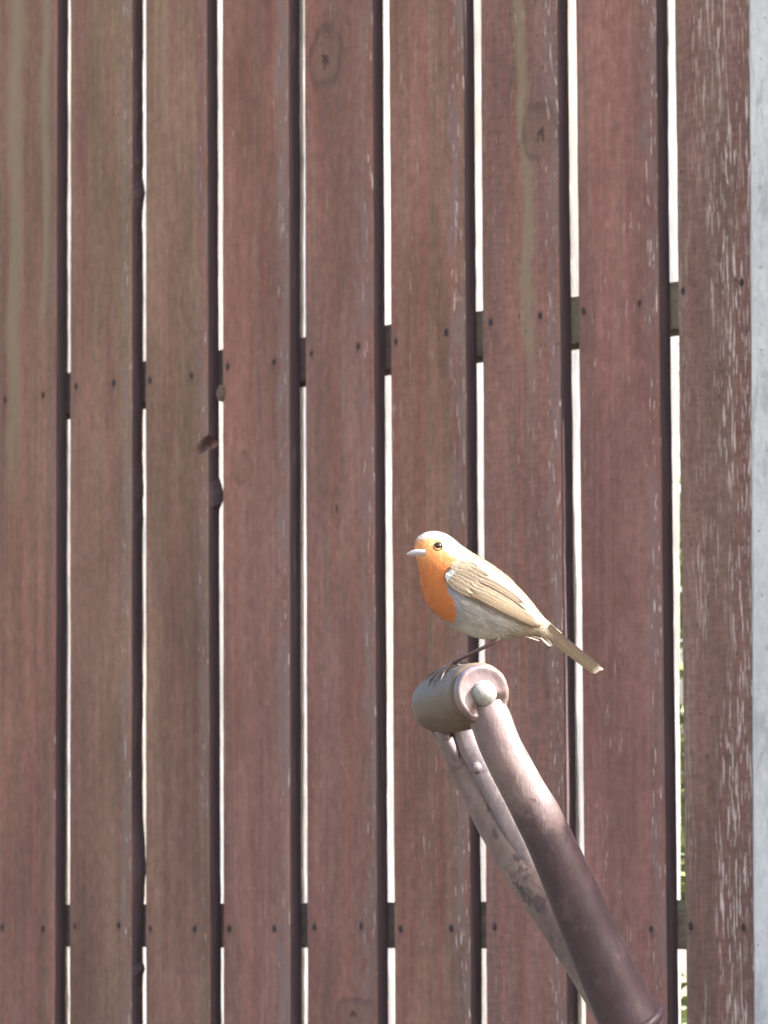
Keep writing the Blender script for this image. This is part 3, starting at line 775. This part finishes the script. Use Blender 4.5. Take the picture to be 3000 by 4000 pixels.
# beak
def beak(top):
    tip = (156, 284, 42) if top else (160, 292, 40)
    V = []; Fc = []; n = 14; sg = 16
    for k in range(n + 1):
        t = k / n
        if top: cu = 280 + (153 - 280) * t; cv = 277 + 9 * t * t - 2 * math.sin(t * 3); h = 22 * (1 - t ** 4.5) + 3.5; w_ = 22 * (1 - t ** 1.8) + 3.0
        else: cu = 278 + (160 - 278) * t; cv = 289 + 1 * t; h = 13 * (1 - t ** 4) + 2.2; w_ = 17 * (1 - t ** 1.3) + 1.8
        for j in range(sg):
            a = 2 * math.pi * j / sg
            V.append((cu, cv - h * math.sin(a) * (1.0 if math.sin(a) > 0 else 0.55), w_ * math.cos(a) + 104 - 30 * t))
    for k in range(n):
        for j in range(sg): Fc.append((k * sg + j, (k + 1) * sg + j, (k + 1) * sg + (j + 1) % sg, k * sg + (j + 1) % sg))
    Fc.append(tuple(n * sg + j for j in range(sg)))
    return V, Fc
bkm = N('beak_horn', 0.28, 0.6); bkm.color((0.24, 0.225, 0.235))
bt = beak(True); bb = beak(False)
bmesh_obj('upper_beak', *bt, bkm.mat); bmesh_obj('lower_beak', *bb, bkm.mat)
# eyes
eym = N('eye', 0.16, 0.35); eym.color((0.012, 0.007, 0.005)); rgm = N('eye_ring', 0.6, 0.3); rgm.color((0.008, 0.005, 0.004))
for side in (1, -1):
    w0 = surf(366, 232, side)
    V = []; Fc = []
    for i in range(13):
        for j in range(24):
            th = math.pi * i / 12; ph = 2 * math.pi * j / 24
            V.append((366 + 27 * math.sin(th) * math.cos(ph), 232 + 25 * math.sin(th) * math.sin(ph), w0 - side * 9 + 17 * math.cos(th)))
    for i in range(12):
        for j in range(24): Fc.append((i * 24 + j, i * 24 + (j + 1) % 24, (i + 1) * 24 + (j + 1) % 24, (i + 1) * 24 + j))
    bmesh_obj('eye', V, Fc, eym.mat)
    P_ = [RB(366 + 28 * math.cos(a), 232 + 26 * math.sin(a), surf(366 + 26 * math.cos(a), 232 + 24 * math.sin(a), side) + side * 1.0) - foot for a in [2 * math.pi * j / 24 for j in range(25)]]
    V, Fc = tube(P_, [4.0 * MM / CS] * 25, 8, 1); mesh('eye_ring', V, Fc, rgm.mat, bird)

# wings
WS = [((452, 372), (428, 412)), ((475, 342), (420, 446)), ((522, 322), (430, 484)), ((600, 322), (466, 520)), ((690, 362), (556, 578)), ((780, 422), (646, 622)), ((860, 492), (744, 668)),
      ((930, 560), (832, 708)), ((1000, 634), (920, 748)), ((1056, 690), (996, 778)), ((1092, 724), (1056, 778))]
def wing_pt(s_, t_, side, off=0.0):
    n = len(WS) - 1; x = max(0, min(1, s_)) * n; i = min(int(x), n - 1); f = x - i
    T_ = [WS[i][0][q] * (1 - f) + WS[i + 1][0][q] * f for q in (0, 1)]; B_ = [WS[i][1][q] * (1 - f) + WS[i + 1][1][q] * f for q in (0, 1)]
    u = T_[0] * (1 - t_) + B_[0] * t_; v = T_[1] * (1 - t_) + B_[1] * t_
    w = surf(u, v, side) * side
    w = max(w, 26)
    bul = 20 * (math.sin(math.pi * min(1, t_ * 0.85 + 0.1)) ** 0.6) * min(1, s_ * 8 + 0.35)
    return Vector((u, v, side * (w + bul + off)))
def wcol(s_, t_):
    c = lerp3((0.225, 0.182, 0.135), (0.17, 0.135, 0.10), t_)
    return c
def feather(side, s0, t0, s1, t1, wd, off0, off1, col, tipc=None, edgec=None, nseg=9, rnd=0.6):
    V = []; Fc = []; C_ = []
    ctr = [wing_pt(s0 + (s1 - s0) * k / nseg, t0 + (t1 - t0) * k / nseg, side, off0 + (off1 - off0) * k / nseg) for k in range(nseg + 1)]
    for k in range(nseg + 1):
        t = k / nseg
        p = ctr[k]; d = (ctr[min(k + 1, nseg)] - ctr[max(k - 1, 0)]).normalized()
        sv = Vector((-d.y, d.x, 0)).normalized()
        w_ = wd * (min(1, 0.45 + t * 2.2)) * (1 - max(0, (t - rnd) / (1 - rnd)) ** 2.2 * 0.93)
        for q in (-1, -0.4, 0.4, 1):
            V.append(p + sv * w_ * q + Vector((0, 0, side * (1.1 * (1 - q * q) - (0.8 if q > 0 else 0)))))
            cc = col
            if edgec and abs(q) == 1: cc = edgec
            if tipc and t > 0.86: cc = tipc
            jt = 1 + random.uniform(-0.05, 0.05); C_.append(tuple(x * jt for x in cc))
    for k in range(nseg):
        for j in range(3):
            a = k * 4 + j; Fc.append((a, a + 1, a + 5, a + 4))
    # underside, so that the vane has a thickness
    n0 = len(V); V += [v - Vector((0, 0, side * 1.4)) for v in V[:n0]]; C_ += C_[:n0]
    Fc += [tuple(i + n0 for i in f[::-1]) for f in Fc[:]]
    return V, Fc, C_
for side in (1, -1):
    V = []; Fc = []; C_ = []; a_, b_ = 44, 14
    for i in range(a_ + 1):
        for j in range(b_ + 1):
            p = wing_pt(i / a_, j / b_, side, 0); V.append(p)
            cc = wcol(i / a_, j / b_)
            g_ = (1 - sst(i / a_, 0.03, 0.16)) * sst(j / b_, 0.15, 0.6)
            C_.append(lerp3(cc, (0.30, 0.31, 0.31), g_))
    for i in range(a_):
        for j in range(b_):
            q = i * (b_ + 1) + j; Fc.append((q, q + 1, q + b_ + 2, q + b_ + 1))
    # turn the rim under the wing
    rim = [i * (b_ + 1) + b_ for i in range(a_ + 1)]; n0 = len(V)
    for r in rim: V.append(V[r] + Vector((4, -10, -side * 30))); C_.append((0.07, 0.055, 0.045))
    for i in range(a_): Fc.append((rim[i], n0 + i, n0 + i + 1, rim[i + 1]))
    wing = bmesh_obj('wing', V, Fc, fm, cols=C_)
    dark = (0.030, 0.022, 0.018); brown = (0.185, 0.148, 0.108); edge_ = (0.215, 0.172, 0.125)
    specs = []
    for k in range(9):                                   # primaries
        t_ = 0.99 - k * 0.055
        specs.append((0.36 + k * 0.012, 0.97 - k * 0.05, 0.985 - k * 0.012, 0.985 - k * 0.07, 7.5, 4 + k * 0.9, 6 + k * 1.0, dark if k < 2 else (0.15 + 0.012 * (k % 3), 0.115 + 0.009 * (k % 3), 0.080), None, edge_))
    for k in range(6):                                   # secondaries and tertials
        specs.append((0.34 + 0.01 * k, 0.74 - k * 0.085, 0.80 - k * 0.015 + 0.04 * (k % 2), 0.60 - k * 0.085, 14, 9 + k * 0.7, 10 + k * 0.7, (0.055, 0.040, 0.030) if k == 3 else (0.165 + 0.01 * (k % 3), 0.132, 0.096), None, edge_))
    for k in range(8):                                   # greater coverts
        specs.append((0.17 + 0.012 * k, 0.90 - k * 0.095, 0.42 + 0.005 * k, 0.93 - k * 0.105, 16, 9 + k * 0.3, 10 + k * 0.3, brown if k % 2 else (0.172, 0.137, 0.100), (0.42, 0.33, 0.22) if k in (1, 3) else None, edge_))
    for r in range(4):                                   # median and lesser coverts
        for k in range(6):
            s0_ = 0.05 + 0.055 * r + random.uniform(-.01, .01)
            t0_ = 0.12 + k * 0.145 + random.uniform(-.02, .02)
            g_ = (1 - sst(s0_, 0.05, 0.2)) * sst(t0_, 0.4, 0.7)
            specs.append((s0_, t0_, s0_ + 0.14, t0_ + 0.02, 17, 4 + (3 - r) * 1.0, 6 + (3 - r) * 1.0, lerp3((0.220, 0.180, 0.134), (0.27, 0.31, 0.31), g_), None, None))
    for (s0_, t0_, s1_, t1_, wd, o0, o1, cc, tp, eg) in specs:
        jt = 1 + random.uniform(-0.08, 0.08); cc = tuple(x * jt for x in cc)
        bmesh_obj('feather', *feather(side, s0_, t0_, s1_, t1_, wd, o0, o1, cc, tp, eg)[:2], fm, wing, cols=feather(side, s0_, t0_, s1_, t1_, wd, o0, o1, cc, tp, eg)[2])

# tail
tail = None
def tfeather(b0, e0, wv0, wv1, roll0, col, tipc, w0, w1, th=2.0):
    """long vane: base point, end point, half widths; roll0 = direction of the vane's width"""
    V = []; Fc = []; C_ = []; n = 12; R0 = Vector(roll0).normalized()
    for k in range(n + 1):
        t = k / n
        p = Vector((b0[0] + (e0[0] - b0[0]) * t, b0[1] + (e0[1] - b0[1]) * t, w0 + (w1 - w0) * t)) + Vector((0, 5 * math.sin(math.pi * t), 0))
        hw = (wv0 + (wv1 - wv0) * t) * (1 - max(0, (t - 0.93) / 0.07) ** 2 * 0.65)
        for q in (-1, -0.1, 1):
            nn = Vector((0.56, -0.83, 0)) if abs(R0.z) > 0.5 else Vector((0, 0, 1))
            V.append(p + R0 * hw * q + nn * (2.5 * (1 - q * q)))
            c_ = lerp3(col, tipc, sst(t, 0.93, 0.97)); C_.append(c_)
    for k in range(n):
        for j in range(2):
            a = k * 3 + j; Fc.append((a, a + 1, a + 4, a + 3))
    n0 = len(V); nn = Vector((0.56, -0.83, 0)) if abs(R0.z) > 0.5 else Vector((0, 0, 1))
    V += [v - nn * th for v in V[:n0]]; C_ += C_[:n0]; base = list(Fc)
    Fc += [tuple(i + n0 for i in f[::-1]) for f in base]
    for k in range(n):
        for j in (0, 2):
            a = k * 3 + j; Fc.append((a, a + 3, a + 3 + n0, a + n0))
    Fc.append((n * 3, n * 3 + 1, n * 3 + 1 + n0, n * 3 + n0)); Fc.append((n * 3 + 1, n * 3 + 2, n * 3 + 2 + n0, n * 3 + 1 + n0))
    return V, Fc, C_
pale = (0.50, 0.46, 0.36)
tf = []
for k in range(4):      # outer vanes turned to the viewer
    tf.append(tfeather((1092 + k * 6, 806 - k * 7), (1438 + k * 12, 1092 - k * 8), 38, 22, (-0.55, 0.83, -0.55), (0.19 - 0.012 * k, 0.148 - 0.01 * k, 0.102), pale, 34 - k * 6, 30 - k * 5))
for k in range(5):      # top vanes, folded flat one over the other
    tf.append(tfeather((1104, 741 - k * 2), (1486 - abs(k - 2) * 5, 1072 - k * 2), 16, 14, (-0.06, 0.12, 1), (0.215, 0.165, 0.115), pale, 12 - k * 11, 14 - k * 13))
V = []; Fc = []
root = bmesh_obj('tail', *tfeather((1040, 760), (1240, 905), 34, 24, (-0.4, 0.6, 0.6), (0.215, 0.17, 0.12), (0.215, 0.17, 0.12), 10, 6, 12.0)[:2], fm, cols=tfeather((1040, 760), (1240, 905), 34, 24, (-0.4, 0.6, 0.6), (0.215, 0.17, 0.12), (0.215, 0.17, 0.12), 10, 6, 12.0)[2])
for t in tf: bmesh_obj('feather', t[0], t[1], fm, root, cols=t[2], smooth=False)
# ruffled tuft under the tail
lg = N('leg_skin', 0.5, 0.4); ln = lg.noise(lg.scale(lg.obj, (900, 900, 900)), 3); lg.color(lg.mix(lg.ramp(ln, 0.35, 0.65), (0.080, 0.050, 0.045), (0.115, 0.075, 0.065)))
tm = N('tuft_pale', 0.8, 0.2); tm.color((0.42, 0.36, 0.27)); td = N('tuft_dark', 0.8, 0.2); td.color((0.085, 0.06, 0.05))
def btube(name, pts, rad, mat, seg=12, k=5, parent=bird, **kw):
    V, Fc = tube([RB(*p) - foot for p in pts], [r * MM / CS for r in rad], seg, k, **kw); return mesh(name, V, Fc, mat, parent)
btube('tuft', [(930, 832, 40), (990, 842, 46), (1050, 858, 48), (1082, 872, 46)], [3, 8, 7, 3], td.mat)
btube('tuft', [(952, 840, 50), (1000, 856, 56), (1050, 872, 54)], [2, 4, 2], tm.mat)
btube('tuft', [(1062, 852, 50), (1082, 874, 54), (1108, 896, 54), (1124, 908, 52)], [3, 7, 10, 5], tm.mat)
btube('tuft', [(1096, 860, 44), (1124, 886, 44), (1132, 908, 44), (1112, 918, 44)], [4, 7, 8, 4], td.mat)

# thighs, legs, toes
fb = N('thigh_fluff', 0.9, 0.1); fb.color((0.20, 0.18, 0.15))
btube('thigh', [(805, 790, 66), (795, 825, 62), (778, 852, 60), (762, 872, 60)], [42, 30, 13, 6], fb.mat, 16, wob=0.0003, ws=400)
btube('thigh', [(780, 795, -40), (765, 835, -40), (748, 866, -38), (736, 888, -36)], [42, 30, 13, 6], fb.mat, 16, wob=0.0003, ws=400)
# where the feet rest on the turned grip
def grip_top(px, w_lat):
    """point on the grip: fraction along its axis, angle from the top towards the viewer's left"""
    c = A.lerp(B, px); vu = (Vector((0, 0, 1)) - ax * ax.z).normalized(); vl = vu.cross(ax)
    if vl.dot(right) > 0: vl = -vl
    rad_ = R_ * 1.0 + 0.0009
    return c + (vu * math.cos(w_lat) + vl * math.sin(w_lat)) * rad_
def foot_at(fr, ang, leg_top, r_leg):
    ank = grip_top(fr, ang) + Vector((0, 0, 0.0018))
    knee = RB(*leg_top)
    V, Fc = tube([p - foot for p in (knee, knee.lerp(ank, 0.3), knee.lerp(ank, 0.7), ank)], [r_leg * 1.25, r_leg, r_leg * 0.95, r_leg * 1.35], 12, 5)
    lgo = mesh('leg', V, Fc, lg.mat, bird)
    rt = r_leg * 0.78
    for (df, da) in ((-0.10, 0.62), (0.03, 0.74), (0.15, 0.62), (0.02, -0.55)):
        pts = [ank] + [grip_top(fr + df * q, ang + da * q) + Vector((0, 0, 0.0003)) * (1 + 2 * (1 - abs(2 * q - 1))) for q in (0.35, 0.7, 1.0)]
        V, Fc = tube([p - foot for p in pts], [rt * 1.2, rt * 1.05, rt, rt * 0.8], 10, 5); toe = mesh('toe', V, Fc, lg.mat, lgo)
        e = pts[-1]; e2 = grip_top(fr + df * 1.12, ang + da * 1.2) + Vector((0, 0, 0.0004)); e3 = grip_top(fr + df * 1.2, ang + da * 1.36) - Vector((0, 0, 0.0006))
        V, Fc = tube([p - foot for p in (e, e2, e3)], [rt * 0.7, rt * 0.5, rt * 0.12], 8, 4); mesh('claw', V, Fc, td.mat, toe)
foot_at(0.60, 0.34, (762, 872, 60), 0.00082)
foot_at(0.42, 0.06, (744, 892, -36), 0.00080)
